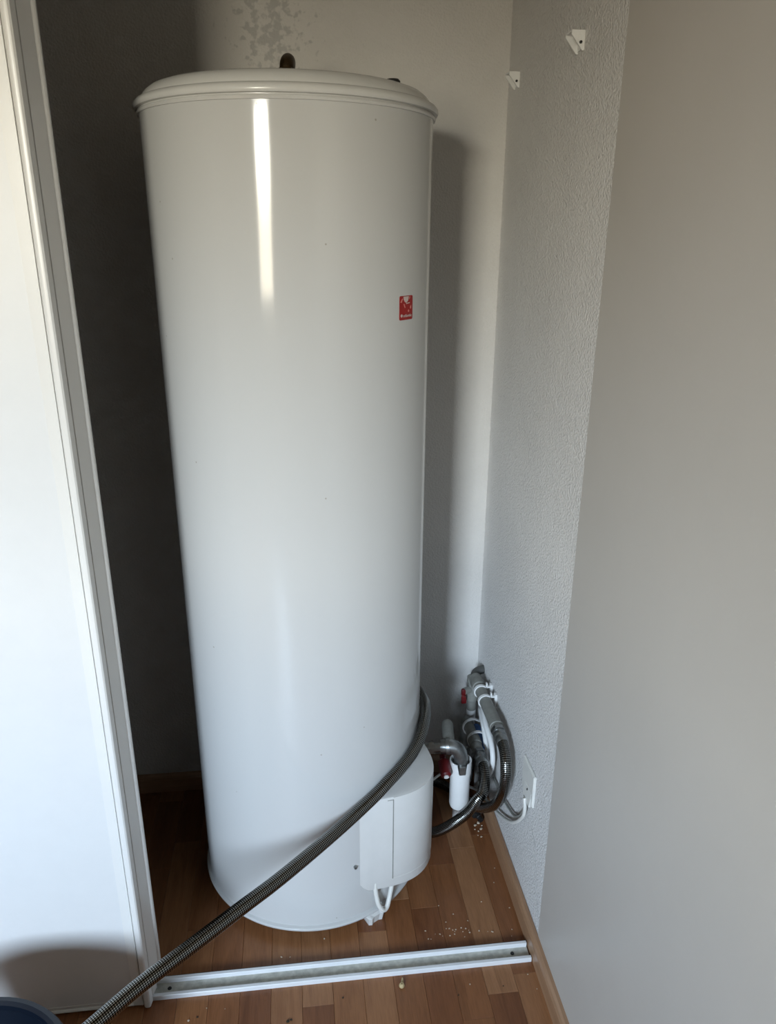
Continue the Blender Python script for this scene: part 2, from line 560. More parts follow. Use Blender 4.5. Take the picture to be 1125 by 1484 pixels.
# pencil scratch below the cable outlet
struct('crack', tube(spline([(XR + 0.0012, 1.345, 0.262), (XR + 0.0012, 1.315, 0.235), (XR + 0.0012, 1.292, 0.18), (XR + 0.0012, 1.275, 0.13), (XR + 0.0012, 1.262, 0.09)], 6), 0.0008, 5), 'pencil', bpy.data.objects['wall_closet_right'])

# ------------------------------------------------------------------ sliding door, left
DZ0, DZ1 = 0.004, 2.44
d_panel = box(-1.13, -0.372, 1.2175, 1.2275, DZ0 + 0.012, DZ1, 0.0)
door = bpy.data.objects.new('door_1', None); link(door); door.location = (-0.75, 1.23, 0)
tag(door, kind='structure')
obj('door_panel', d_panel, 'door_white', door, smooth=False)
stile = [(-0.377, 1.2165), (-0.3585, 1.2150), (-0.3580, 1.2180), (-0.3565, 1.2180), (-0.3560, 1.2120), (-0.3535, 1.2090), (-0.3495, 1.2080), (-0.3455, 1.2085),
         (-0.3430, 1.2105), (-0.3425, 1.2140), (-0.3405, 1.2245), (-0.3420, 1.2255), (-0.3420, 1.2265), (-0.3395, 1.2265), (-0.3300, 1.2590), (-0.3270, 1.2595), (-0.3250, 1.2620),
         (-0.3250, 1.2680), (-0.3270, 1.2690), (-0.377, 1.2690)]
mid_cut = [(x, y) for x, y in stile if y <= 1.2455] + [(-0.3345, 1.2440), (-0.377, 1.2440)]
lower_cut = [(x, y) for x, y in stile if y <= 1.2250] + [(-0.377, 1.2250)]
obj('stile', join(prism(stile, 0.046, DZ1), prism(mid_cut, 0.0165, 0.0459), prism(lower_cut, DZ0, 0.0164)), 'door_alu', door, smooth=True, sharp=28)
obj('bottom_rail', extrude_along([(0, 0), (0.012, 0), (0.014, 0.004), (0.012, 0.007), (0.010, 0.008), (0.011, 0.016), (0.006, 0.018), (0, 0.018)],
                                 (-1.13, 1.2275, DZ0), (-0.3775, 1.2275, DZ0), (0, -1, 0), (0, 0, 1)), 'door_alu', door, smooth=True, sharp=28)
# guide rail under the ceiling that the door hangs in
struct('trim_1', box(CLX - 0.02, XR, 1.203, 1.300, 2.45, CEIL, 0.002), 'door_alu')

# floor track
tr = empty('sliding_door_track', (0.07, 1.248, 0), 'white metal sliding door track lying across the laminate floor in front of the tank', 'door track')
TX0, TX1 = -1.12, 0.4765
obj('channel', box(TX0, TX1, 1.2300, 1.2690, 0.0, 0.0035), 'track_grey', tr, smooth=False)
lip = [(0, 0), (0.0085, 0), (0.0085, 0.0105), (0.0075, 0.012), (0.001, 0.012), (0, 0.0105)]
obj('front_lip', extrude_along([(p, q * 0.95) for p, q in lip], (TX0, 1.2262, 0), (TX1 + 0.001, 1.2262, 0), (0, 1, 0), (0, 0, 1)), 'track_white', tr, smooth=False)
obj('rear_lip', extrude_along([(p, q * 1.15) for p, q in lip], (TX0, 1.2625, 0), (TX1, 1.2625, 0), (0, 1, 0), (0, 0, 1)), 'track_white', tr, smooth=False)
obj('rear_seal', box(TX0, TX1 + 0.002, 1.2712, 1.2745, 0.0, 0.010), 'dark_grey', tr, smooth=False)
obj('screw', lathe([(0, 0.0052), (0.0035, 0.005), (0.0045, 0.0035)], (0.440, 1.249, 0), 14), 'black', tr)
obj('screw', lathe([(0, 0.0052), (0.0035, 0.005), (0.0045, 0.0035)], (-0.310, 1.249, 0), 14), 'black', tr)

# ------------------------------------------------------------------ water heater
heater = empty('water_heater', (HX, HY, 0), 'tall glossy white cylindrical water heater standing in the closet', 'water heater')
ZB, ZT = 0.026, 1.708
prof = [(0, ZB), (HR - 0.02, ZB), (HR + 0.002, ZB), (HR + 0.0050, ZB + 0.002), (HR + 0.0062, ZB + 0.006), (HR + 0.0050, ZB + 0.0095), (HR + 0.0010, ZB + 0.0115), (HR - 0.0015, ZB + 0.0125), (HR - 0.0015, ZB + 0.0150)]
obj('base_rim', lathe(prof, (HX, HY, 0), 160), 'enamel', heater)
nz = 24
prof = [(HR - 0.0015, ZB + 0.0140)] + [(HR, ZB + 0.0150 + (ZT - ZB - 0.0150 - 0.002) * i / nz) for i in range(nz + 1)]
obj('jacket', lathe(prof, (HX, HY, 0), 192), 'enamel', heater)
cap = [(HR - 0.004, 1.7050), (HR + 0.0030, 1.7055), (HR + 0.0045, 1.7085), (HR + 0.0030, 1.7115), (HR + 0.0005, 1.7125), (HR + 0.0005, 1.7135), (HR + 0.0070, 1.7145), (HR + 0.0090, 1.7180),
       (HR + 0.0080, 1.7225), (HR + 0.0045, 1.7270), (HR - 0.0005, 1.7295), (HR - 0.0030, 1.7295), (HR - 0.0045, 1.7325), (HR - 0.0120, 1.7415), (HR - 0.0210, 1.7480),
       (HR - 0.0330, 1.7520), (HR - 0.055, 1.7535), (HR - 0.12, 1.7545), (0, 1.7550)]
obj('top_cap', lathe(cap, (HX, HY, 0), 192), 'cap', heater, sharp=50)
# three feet
def foot_bm(a0, a1):
    bm = bmesh.new()
    pts = []
    for rr_, z, inset in ((HR + 0.004, ZB + 0.003, 0.0), (HR + 0.010, ZB - 0.004, 0.02), (HR + 0.006, 0.0, 0.028), (HR - 0.022, 0.0, 0.028), (HR - 0.022, ZB + 0.001, 0.0)):
        row = []
        for k in range(7):
            a = a0 + inset + (a1 - a0 - 2 * inset) * k / 6
            rib = 0.004 if k in (1, 5) and z < ZB else 0.0
            row.append(bm.verts.new((HX + (rr_ + rib) * math.cos(a), HY + (rr_ + rib) * math.sin(a), z)))
        pts.append(row)
    for r0, r1 in zip(pts, pts[1:] + pts[:1]):
        for k in range(6):
            bm.faces.new((r0[k], r0[k + 1], r1[k + 1], r1[k]))
    bm.faces.new([r[0] for r in pts]); bm.faces.new([r[6] for r in pts][::-1])
    return bm
for d in (-59.5, 60.5, 130.0):
    obj('foot', foot_bm(math.radians(d - 6.0), math.radians(d + 6.0)), 'cap', heater, smooth=False)
# brass elbow on top
eb = obj('outlet_elbow', vtube([(0.0075, 1.62, 1.750), (0.0075, 1.62, 1.784), (0.0085, 1.624, 1.800), (0.0105, 1.642, 1.809), (0.011, 1.665, 1.810), (0.011, 1.70, 1.810)],
         [0.0128] * 9 + [0.0132] * 20 + [0.0136] * 12, 20, 8), 'brass', heater)
obj('collar', lathe([(0.0, 1.750), (0.0160, 1.750), (0.0165, 1.754), (0.0165, 1.7915), (0.0145, 1.7945), (0.0125, 1.7945)], (0.0075, 1.62, 0), 6), 'brass', eb, smooth=False)
obj('vent_plug', lathe([(0, 0.013), (0.010, 0.013), (0.013, 0.010), (0.0135, -0.002), (0, -0.002)], (0.186, 1.492, 1.7475), 20), 'black', heater)

def cyl(th, rho, z):
    return Vector((HX + rho * math.cos(th), HY + rho * math.sin(th), z))

# sticker on the jacket
def patch_bm(corner_r, t0, t1, z0, z1, off, thick=0.0004, n=10):
    """rounded rectangle bent on the jacket"""
    R_ = HR + off
    wid, hgt = (t1 - t0) * R_, z1 - z0
    out = []
    for cx_, cz_, a0 in ((wid - corner_r, hgt - corner_r, 0), (corner_r, hgt - corner_r, 90), (corner_r, corner_r, 180), (wid - corner_r, corner_r, 270)):
        for k in range(5):
            a = math.radians(a0 + 22.5 * k)
            out.append((cx_ + corner_r * math.cos(a), cz_ + corner_r * math.sin(a)))
    bm = bmesh.new()
    top = [bm.verts.new(cyl(t0 + u / R_, R_ + thick, z0 + w)) for u, w in out]
    bot = [bm.verts.new(cyl(t0 + u / R_, R_ - 0.0006, z0 + w)) for u, w in out]
    c = bm.verts.new(cyl((t0 + t1) / 2, R_ + thick, (z0 + z1) / 2))
    k = len(out)
    for i in range(k):
        j = (i + 1) % k
        bm.faces.new((top[i], top[j], c)); bm.faces.new((bot[i], bot[j], top[j], top[i]))
    return bm
S0, S1 = math.atan2(1.4145 - HY, 0.191 - HX), math.atan2(1.4455 - HY, 0.2185 - HX)
SZ0, SZ1 = 1.3685, 1.4105
stick = obj('sticker', patch_bm(0.003, S0, S1, SZ0, SZ1, 0.0002), 'sticker_red', heater, smooth=False)
stick['label'] = 'small red sticker with pale print'
SWD = (S1 - S0) * HR
def print_poly(pts, mat, name, off=0.0009):
    bm = bmesh.new()
    vs = [bm.verts.new(cyl(S0 + u * SWD / HR, HR + off, SZ0 + w * (SZ1 - SZ0))) for u, w in pts]
    lo = [bm.verts.new(cyl(S0 + u * SWD / HR, HR + off - 0.0005, SZ0 + w * (SZ1 - SZ0))) for u, w in pts]
    bm.faces.new(vs)
    for i in range(len(vs)):
        j = (i + 1) % len(vs)
        bm.faces.new((lo[i], lo[j], vs[j], vs[i]))
    return obj(name, bm, mat, stick, smooth=False)
print_poly([(0.27, 0.97), (0.30, 0.84), (0.38, 0.74), (0.48, 0.71), (0.60, 0.78), (0.67, 0.97)], 'sticker_print', 'printed_shape')
print_poly([(0.05, 0.74), (0.16, 0.88), (0.23, 0.90), (0.14, 0.72)], 'sticker_pink', 'printed_mark')
print_poly([(0.72, 0.84), (0.80, 0.95), (0.76, 0.96), (0.68, 0.86)], 'sticker_pink', 'printed_mark')
print_poly([(0.46, 0.66), (0.74, 0.68), (0.75, 0.72), (0.50, 0.70)], 'sticker_print', 'printed_mark')
print_poly([(0.28, 0.66), (0.34, 0.67), (0.42, 0.51), (0.37, 0.50)], 'sticker_pink', 'printed_mark')
print_poly([(0.80, 0.54), (0.86, 0.60), (0.88, 0.50), (0.84, 0.44), (0.79, 0.47)], 'sticker_pink', 'printed_mark')
print_poly([(0.62, 0.37), (0.66, 0.42), (0.71, 0.40), (0.70, 0.33), (0.64, 0.32)], 'sticker_pink', 'printed_mark')
def ring_pts(cu, cw, r, k=14):
    return [(cu + r * math.cos(2 * PI * i / k), cw + r * math.sin(2 * PI * i / k)) for i in range(k)]
print_poly(ring_pts(0.15, 0.185, 0.065), 'sticker_print', 'printed_dot')
fc = bpy.data.curves.new('lettering', 'FONT')
fc.body = 'atlantic'
fc.size = 1.0
fc.extrude = 0.02
tmp = bpy.data.objects.new('lettering_tmp', fc)
link(tmp)
bpy.context.view_layer.update()
ev = tmp.evaluated_get(bpy.context.evaluated_depsgraph_get())
tm = ev.to_mesh()
bm = bmesh.new(); bm.from_mesh(tm)
xs = [v.co.x for v in bm.verts]
x0_, x1_ = min(xs), max(xs)
for v in bm.verts:
    u = 0.26 + (v.co.x - x0_) / (x1_ - x0_) * 0.66
    w = 0.125 + v.co.y * 0.17
    v.co = cyl(S0 + u * SWD / HR, HR + 0.0010 + v.co.z * 0.008, SZ0 + w * (SZ1 - SZ0))
ev.to_mesh_clear()
bpy.data.objects.remove(tmp)
obj('lettering', bm, 'sticker_print', stick, smooth=False)

# electrical cover low on the jacket
CA, CHW, CAMP = math.radians(-35), math.radians(36), 0.056
def crho(th):
    x = (th - CA) / CHW
    return HR - 0.001 + (CAMP + 0.001) * (math.cos(x * PI / 2) ** 2 if abs(x) < 1 else 0)
CZ0, CZ1 = 0.100, 0.356
def cover_bm(t0, t1, z0, z1, off, inner, n=40, bev=0.004, cut=False):
    bm = bmesh.new()
    rows = []
    lev = [(z0, -bev), (z0 + bev * 0.3, -bev * 0.3), (z0 + bev, 0.0), (z1 - bev, 0.0), (z1 - bev * 0.3, -bev * 0.3), (z1, -bev)]
    for li, (z, dr) in enumerate(lev):
        row = []
        for i in range(n + 1):
            th = t0 + (t1 - t0) * i / n
            rho = max(crho(th) + off + dr, HR - 0.004)
            zz = z
            if cut and li < 3:
                d = (math.degrees(th) + 64) / 7.0
                if d < 0:
                    zz = z - d * 0.037
            row.append(bm.verts.new(cyl(th, rho, zz)))
        rows.append(row)
    inn_hi = [bm.verts.new(cyl(t0 + (t1 - t0) * i / n, (crho(t0 + (t1 - t0) * i / n) + off - 0.003) if inner is None else inner, z1)) for i in range(n + 1)]
    inn_lo = []
    for i in range(n + 1):
        src = rows[0][i].co
        th = t0 + (t1 - t0) * i / n
        inn_lo.append(bm.verts.new(cyl(th, (crho(th) + off - 0.003) if inner is None else inner, src.z)))
    rows = [inn_lo] + rows + [inn_hi]
    for r0, r1 in zip(rows, rows[1:]):
        for i in range(n):
            bm.faces.new((r0[i], r0[i + 1], r1[i + 1], r1[i]))
    for i in range(n):
        bm.faces.new((rows[-1][i], rows[-1][i + 1], rows[0][i + 1], rows[0][i]))
    bm.faces.new([r[0] for r in rows][::-1]); bm.faces.new([r[n] for r in rows])
    return bm
cov = obj('electrical_cover', cover_bm(CA - CHW, CA + CHW, CZ0, CZ1, 0.0, HR - 0.006, 48, 0.005, True), 'cover', heater, sharp=40)
obj('cover_panel', cover_bm(math.radians(-53.0), math.radians(-6), 0.128, CZ1 - 0.0015, 0.0010, None, 32, 0.0008), 'cover', cov, sharp=50)
obj('panel_seam', join(cover_bm(math.radians(-53.25), math.radians(-53.0), 0.126, CZ1 - 0.007, 0.0012, None, 2, 0.0003),
                       cover_bm(math.radians(-55.5), math.radians(-53.0), CZ1 - 0.0078, CZ1 - 0.0068, 0.0012, None, 4, 0.0003)), 'grey_pvc', cov, smooth=False)
obj('lower_seam', cover_bm(math.radians(-53.0), math.radians(-6), 0.1262, 0.1276, 0.0006, None, 32, 0.0004), 'ivory', cov, smooth=False)
obj('cover_screw', lathe([(0, 0.007), (0.003, 0.0065), (0.004, 0.004), (0.004, -0.002)], cyl(math.radians(-70.6), HR, 0.186), 14, (math.cos(math.radians(-75)), math.sin(math.radians(-75)), 0)), 'nickel', cov)
# supply lead looping out below the cover
obj('supply_lead', vtube([cyl(math.radians(-60), HR + 0.006, 0.120), cyl(math.radians(-60), HR + 0.007, 0.098), cyl(math.radians(-59.5), HR + 0.014, 0.062), cyl(math.radians(-57.5), HR + 0.019, 0.040),
                          cyl(math.radians(-55), HR + 0.018, 0.038), cyl(math.radians(-52.5), HR + 0.013, 0.052), cyl(math.radians(-50), HR + 0.009, 0.078), cyl(math.radians(-48), HR + 0.008, 0.115)], 0.0056, 12, 8), 'ivory', cov)

# ------------------------------------------------------------------ hoses
HOSE_R = 0.0137
drain = [cyl(math.radians(62), HR + 0.018, 0.38), cyl(math.radians(40), HR + 0.018, 0.405), cyl(math.radians(20), HR + 0.018, 0.424), cyl(math.radians(0), HR + 0.017, 0.434), (0.2692, 1.5056, 0.437), (0.2400, 1.4499, 0.4176), (0.2026, 1.4055, 0.4043), (0.1686, 1.3770, 0.390),
         (0.1363, 1.3540, 0.3735), (0.0729, 1.3073, 0.3515), (-0.0013, 1.2386, 0.3451), (-0.0695, 1.1783, 0.3400), (-0.1326, 1.1277, 0.3355), (-0.2200, 1.0601, 0.3258), (-0.2994, 0.9984, 0.3172), (-0.3475, 0.9557, 0.3110), (-0.3950, 0.9150, 0.3020),
         (-0.455, 0.880, 0.270), (-0.505, 0.865, 0.195), (-0.530, 0.860, 0.10)]
dh = empty('drain_hose', (0.0, 1.25, 0.34), 'long braided steel hose wrapped round the tank and slanting down to the blue bucket', 'hose')
obj('braided_sleeve', tube(spline(drain, 14), HOSE_R, 24), 'braid', dh)
obj('end_ferrule', tube([Vector((-0.530, 0.860, 0.104)), Vector((-0.534, 0.859, 0.070)), Vector((-0.536, 0.858, 0.050))], 0.0152, 20), 'nickel', dh)

ha = empty('connection_hose', (0.46, 1.51, 0.376), 'braided steel hose hanging in a deep loop from the upper wall pipe', 'hose', 'short braided hoses')
pts = [(0.4642, 1.530, 0.3785), (0.4635, 1.503, 0.3770), (0.4615, 1.470, 0.3640), (0.460, 1.455, 0.343), (0.459, 1.450, 0.315), (0.458, 1.462, 0.268), (0.457, 1.505, 0.200), (0.453, 1.585, 0.120), (0.446, 1.655, 0.066), (0.424, 1.730, 0.037), (0.395, 1.800, 0.019), (0.335, 1.850, 0.016)]
obj('braided_sleeve', tube(spline(pts, 10), HOSE_R * 0.96, 20), 'braid', ha)
def ferr(a, b, r, parent, mat='nickel', name='ferrule'):
    a, b = Vector(a), Vector(b)
    d = (b - a)
    return obj(name, lathe([(0, 0), (r * 0.9, 0), (r, d.length * 0.08), (r, d.length * 0.42), (r * 0.9, d.length * 0.48), (r * 0.97, d.length * 0.55), (r * 0.97, d.length * 0.95), (r * 0.9, d.length), (0, d.length)], a, 20, d.normalized()), mat, parent)
ferr((0.4645, 1.545, 0.3788), (0.4636, 1.504, 0.3770), 0.0155, ha)
obj('hex_nut', lathe([(0, 0), (0.0185, 0), (0.0185, 0.012), (0, 0.012)], (0.464, 1.556, 0.379), 6, (0, -1, 0)), 'nickel', ha, smooth=False)

hb = empty('connection_hose', (0.45, 1.62, 0.235), 'braided steel hose curving down behind the tank cover from the lower wall pipe', 'hose', 'short braided hoses')
pts = [(0.450, 1.640, 0.2312), (0.450, 1.615, 0.2296), (0.4490, 1.590, 0.216), (0.440, 1.567, 0.189), (0.423, 1.557, 0.172), (0.396, 1.555, 0.133), (0.354, 1.558, 0.096), (0.316, 1.575, 0.063), (0.294, 1.610, 0.042), (0.293, 1.665, 0.035), (0.27, 1.74, 0.035)]
obj('braided_sleeve', tube(spline(pts, 10), HOSE_R, 20), 'braid', hb)
ferr((0.450, 1.655, 0.2315), (0.450, 1.617, 0.2298), 0.0158, hb)
obj('hex_nut', lathe([(0, 0), (0.018, 0), (0.018, 0.012), (0, 0.012)], (0.450, 1.668, 0.231), 6, (0, -1, 0)), 'nickel', hb, smooth=False)

# ------------------------------------------------------------------ pipes on the right wall
p1 = empty('water_pipe', (0.465, 1.68, 0.374), 'grey pipe running along the right wall, the upper of two, held in white clips', 'pipe', 'grey wall pipes')
obj('pipe_run', tube(spline([(0.465, 1.555, 0.378), (0.465, 1.66, 0.375), (0.465, 1.78, 0.372)], 6), 0.0158, 20), 'grey_pvc', p1)
obj('coupling', lathe([(0.0158, 0), (0.0185, 0.001), (0.0190, 0.004), (0.0190, 0.026), (0.0180, 0.028), (0.0172, 0.034), (0.0172, 0.048), (0.0155, 0.050), (0.010, 0.055)], (0.465, 1.756, 0.372), 24, (0, 1, 0)), 'grey_pvc', p1)
obj('wall_elbow', vtube([(0.465, 1.80, 0.372), (0.467, 1.818, 0.373), (0.474, 1.829, 0.376), (0.486, 1.834, 0.379), (0.503, 1.836, 0.381)], 0.0118, 18), 'dark_grey', p1)
obj('end_collar', lathe([(0.0158, 0), (0.0180, 0.001), (0.0180, 0.012), (0.0158, 0.013)], (0.465, 1.569, 0.3775), 24, (0, 1, 0)), 'grey_pvc', p1)

p2 = empty('water_pipe', (0.45, 1.74, 0.23), 'grey pipe along the right wall, the lower of two, below the white clips', 'pipe', 'grey wall pipes')
obj('pipe_run', tube(spline([(0.450, 1.668, 0.230), (0.450, 1.74, 0.229), (0.450, 1.805, 0.228)], 6), 0.0148, 20), 'grey_pvc', p2)
obj('coupling', lathe([(0.0148, 0), (0.0172, 0.001), (0.0172, 0.030), (0.0148, 0.031)], (0.450, 1.700, 0.2295), 24, (0, 1, 0)), 'grey_pvc', p2)
obj('end_elbow', vtube([(0.450, 1.803, 0.228), (0.449, 1.814, 0.226), (0.448, 1.819, 0.214), (0.448, 1.819, 0.18), (0.448, 1.819, 0.002)], 0.0150, 18), 'grey_pvc', p2)

bp = obj('blue_pipe', tube(spline([(0.473, 1.690, 0.216), (0.473, 1.74, 0.216), (0.473, 1.77, 0.216), (0.473, 1.798, 0.216)], 6), 0.0125, 16), 'blue', origin=(0.474, 1.76, 0.214))
tag(bp, 'short blue plastic pipe tucked between lower grey pipe and right wall', 'pipe')

def clip(y, px, pz, r, label):
    c = empty('pipe_clip', (XR, y, pz), label, 'pipe clip', 'white pipe clips')
    a0, a1, n = math.radians(-140), math.radians(140), 22
    bm = bmesh.new()
    rows = []
    for k in range(n + 1):
        a = a0 + (a1 - a0) * k / n + PI
        row = []
        for rr_, dy in ((r, -0.004), (r + 0.003, -0.004), (r + 0.003, 0.004), (r, 0.004)):
            row.append(bm.verts.new((px + rr_ * math.cos(a), y + dy, pz + rr_ * math.sin(a))))
        rows.append(row)
    for r0, r1 in zip(rows, rows[1:]):
        for i in range(4):
            j = (i + 1) % 4
            bm.faces.new((r0[i], r0[j], r1[j], r1[i]))
    bm.faces.new(rows[0][::-1]); bm.faces.new(rows[-1])
    obj('ring', bm, 'white_plastic', c, sharp=50)
    e = r * math.sin(math.radians(40)) + 0.002
    x0 = px + r * math.cos(math.radians(40)) - 0.001
    obj('ear', join(box(x0, XR - 0.001, y - 0.004, y + 0.004, pz + e - 0.002, pz + e + 0.0018, 0.0006, 1), box(x0 + 0.002, x0 + 0.006, y - 0.004, y + 0.004, pz + e, pz + e + 0.012, 0.0006, 1)), 'white_plastic', c, smooth=False)
    obj('base', box(XR - 0.006, XR + 0.0011, y - 0.007, y + 0.007, pz - 0.018, pz + 0.020, 0.001, 1), 'white_plastic', c, smooth=False)
    return c
clip(1.738, 0.465, 0.373, 0.0160, 'white plastic clip on the upper grey pipe, the one nearer the corner')
clip(1.690, 0.465, 0.374, 0.0160, 'white plastic clip on the upper grey pipe, the one nearer the hose')
clip(1.788, 0.459, 0.226, 0.0240, 'white plastic clip round lower grey pipe and blue pipe, nearer the corner')
clip(1.728, 0.459, 0.227, 0.0240, 'white plastic clip round lower grey pipe and blue pipe, nearer the hose')

# stop valve with red butterfly handle, below the upper pipe in the corner
sv = empty('stop_valve', (0.468, 1.845, 0.20), 'small stop valve with red butterfly handle in the corner beside the upper pipe', 'valve')
obj('valve_body', join(lathe([(0, 0.245), (0.013, 0.245), (0.013, 0.275), (0.016, 0.279), (0.016, 0.298), (0.0125, 0.302), (0.0125, 0.335), (0.0155, 0.338), (0.0155, 0.352), (0, 0.354)], (0.468, 1.845, 0), 18),
                      lathe([(0, 0), (0.010, 0), (0.010, 0.018), (0, 0.018)], (0.458, 1.838, 0.315), 14, (-0.9, -0.44, 0))), 'grey_pvc', sv)
obj('down_pipe', lathe([(0, 0.0), (0.0135, 0.0), (0.0135, 0.246), (0, 0.247)], (0.468, 1.845, 0.001), 18), 'white_plastic', sv)
hd = lathe([(0, 0.0), (0.0065, 0.0), (0.0065, 0.012), (0, 0.013)], (0.4425, 1.834, 0.3005), 14, (-0.3, -0.95, 0))
w1 = box(0.4335, 0.4480, 1.824, 1.834, 0.3035, 0.3235, 0.003, 2)
w2 = box(0.4345, 0.4490, 1.824, 1.834, 0.2775, 0.2985, 0.003, 2)
hbm = join(hd, w1, w2)
obj('handle', hbm, 'red', sv, sharp=40)

# safety group with its drain trap
sg = empty('safety_valve', (0.36, 1.60, 0.10), 'nickel safety valve with red knob and white drain trap beside the tank', 'valve')
obj('inlet_body', join(tube([Vector((0.2745, 1.612, 0.302)), Vector((0.315, 1.606, 0.303)), Vector((0.352, 1.602, 0.305))], [0.011, 0.012, 0.0125], 18),
                      lathe([(0, 0), (0.0165, 0), (0.0165, 0.012), (0, 0.012)], (0.304, 1.607, 0.303), 6, (1, -0.1, 0.03))), 'nickel', sg)
obj('elbow', tube(spline([(0.334, 1.606, 0.304), (0.350, 1.603, 0.306), (0.366, 1.600, 0.304), (0.380, 1.598, 0.292), (0.386, 1.598, 0.270), (0.387, 1.599, 0.246)], 6), 0.0182, 20), 'nickel', sg)
obj('elbow_ring', lathe([(0.018, 0), (0.0208, 0.001), (0.0208, 0.010), (0.018, 0.011)], (0.346, 1.604, 0.3055), 22, (1, -0.18, 0.1)), 'nickel', sg)
obj('outlet_spigot', box(0.377, 0.395, 1.572, 1.592, 0.236, 0.262, 0.002, 1), 'nickel', sg, smooth=False)
obj('discharge_pipe', tube(spline([(0.3555, 1.606, 0.308), (0.361, 1.65, 0.309), (0.366, 1.684, 0.309), (0.367, 1.692, 0.308)], 6), [0.0150] * 17 + [0.0138, 0.011], 18), 'grey_pvc', sg)
kn = obj('knob', lathe([(0, 0.030), (0.010, 0.030), (0.0135, 0.026), (0.0150, 0.010), (0.0150, -0.012), (0.008, -0.018), (0.008, -0.03)], (0.343, 1.594, 0.254), 18, (0, -0.80, -0.30)), 'red', sg)
obj('knob_button', lathe([(0, 0.0345), (0.003, 0.0345), (0.0062, 0.033), (0.0065, 0.029)], (0.343, 1.594, 0.254), 14, (0, -0.80, -0.30)), 'white_plastic', kn)
# trap: cup with a notch in its lip
def trap_bm():
    bm = bmesh.new()
    cx_, cy_, R0 = 0.386, 1.600, 0.0268
    seg = 36
    prof_ = [(0, 0.118), (R0 * 0.55, 0.119), (R0 * 0.85, 0.124), (R0 * 0.95, 0.133), (R0 * 0.96, 0.226), (R0 * 1.03, 0.2265), (R0 * 1.04, 0.232), (R0 * 1.04, 0.2655), (R0 * 0.93, 0.2655), (R0 * 0.92, 0.222), (0, 0.222)]
    rings = []
    for r, z in prof_:
        if r == 0:
            rings.append([bm.verts.new((cx_, cy_, z))])
            continue
        row = []
        for i in range(seg):
            a = 2 * PI * i / seg
            zz = z
            if z > 0.262:
                da = abs(((math.degrees(a) - 272 + 180) % 360) - 180)
                if da < 26: zz = 0.240
            row.append(bm.verts.new((cx_ + r * math.cos(a), cy_ + r * math.sin(a), zz)))
        rings.append(row)
    for a, b in zip(rings, rings[1:]):
        for i in range(seg):
            j = (i + 1) % seg
            if len(a) == 1: bm.faces.new((a[0], b[i], b[j]))
            elif len(b) == 1: bm.faces.new((a[i], b[0], a[j]))
            else: bm.faces.new((a[i], b[i], b[j], a[j]))
    return bm
tp = obj('drain_trap', trap_bm(), 'white_plastic', sg, sharp=40)
tp['label'] = 'white plastic drain cup'
obj('trap_outlet', vtube([(0.396, 1.620, 0.150), (0.402, 1.650, 0.140), (0.402, 1.675, 0.110), (0.400, 1.685, 0.05), (0.400, 1.685, 0.001)], 0.010, 14), 'white_plastic', tp)

# white flexible conduits hanging behind the pipes
def thin(name, pts, r, mat, label, cat, n=8, group=None):
    path = spline(pts, n)
    o = obj(name, tube(path, r, 12), mat, origin=path[0])
    return tag(o, label, cat, group)
thin('cable_conduit', [(0.486, 1.812, 0.288), (0.480, 1.765, 0.300), (0.474, 1.705, 0.292), (0.4775, 1.655, 0.268), (0.4775, 1.628, 0.236), (0.4775, 1.640, 0.190), (0.476, 1.690, 0.120), (0.478, 1.720, 0.085), (0.484, 1.740, 0.061)], 0.0068, 'white_plastic',
     'white conduit drooping behind the upper grey pipe, the one nearer its hose', 'conduit', group='white conduits')
thin('cable_conduit', [(0.487, 1.815, 0.262), (0.483, 1.79, 0.266), (0.478, 1.735, 0.258), (0.477, 1.695, 0.228), (0.481, 1.700, 0.18), (0.484, 1.755, 0.12), (0.484, 1.795, 0.07), (0.484, 1.805, 0.002)], 0.0068, 'white_plastic',
     'white conduit drooping behind the upper grey pipe, the one nearer the corner', 'conduit', group='white conduits')
# flat cable outlet and its two leads
op = empty('cable_outlet', (XR, 1.385, 0.355), 'square ivory cable outlet plate on the textured right wall', 'outlet plate')
bm = box(XR - 0.0045, XR + 0.0011, 1.343, 1.428, 0.318, 0.403, 0.0)
for v in bm.verts:
    if v.co.x < XR - 0.002:
        v.co.y = 1.3855 + (v.co.y - 1.3855) * 0.94
        v.co.z = 0.3605 + (v.co.z - 0.3605) * 0.94
bmesh.ops.bevel(bm, geom=bm.edges[:], offset=0.0015, segments=2, affect='EDGES')
obj('plate', bm, 'ivory', op, smooth=False)
bm = box(XR - 0.009, XR - 0.0035, 1.353, 1.402, 0.314, 0.352, 0.0)
for v in bm.verts:
    if v.co.z > 0.34 and v.co.x < XR - 0.007:
        v.co.x = XR - 0.005
bmesh.ops.bevel(bm, geom=bm.edges[:], offset=0.0012, segments=2, affect='EDGES')
obj('cable_exit', bm, 'ivory', op, smooth=False)
obj('screw', lathe([(0, 0.0012), (0.0024, 0.001), (0.003, -0.002)], (XR - 0.0066, 1.378, 0.345), 12, (-1, 0, 0.2)), 'dark_grey', op)
thin('power_lead', [(XR - 0.010, 1.380, 0.320), (XR - 0.010, 1.372, 0.296), (XR - 0.009, 1.385, 0.262), (XR - 0.008, 1.430, 0.208), (XR - 0.008, 1.480, 0.165), (XR - 0.009, 1.550, 0.122), (XR - 0.012, 1.640, 0.080), (XR - 0.027, 1.72, 0.062), (XR - 0.034, 1.79, 0.02)], 0.0042, 'ivory',
     'ivory lead hanging from the cable outlet, the lower and thicker loop', 'cable', group='leads from the outlet plate')
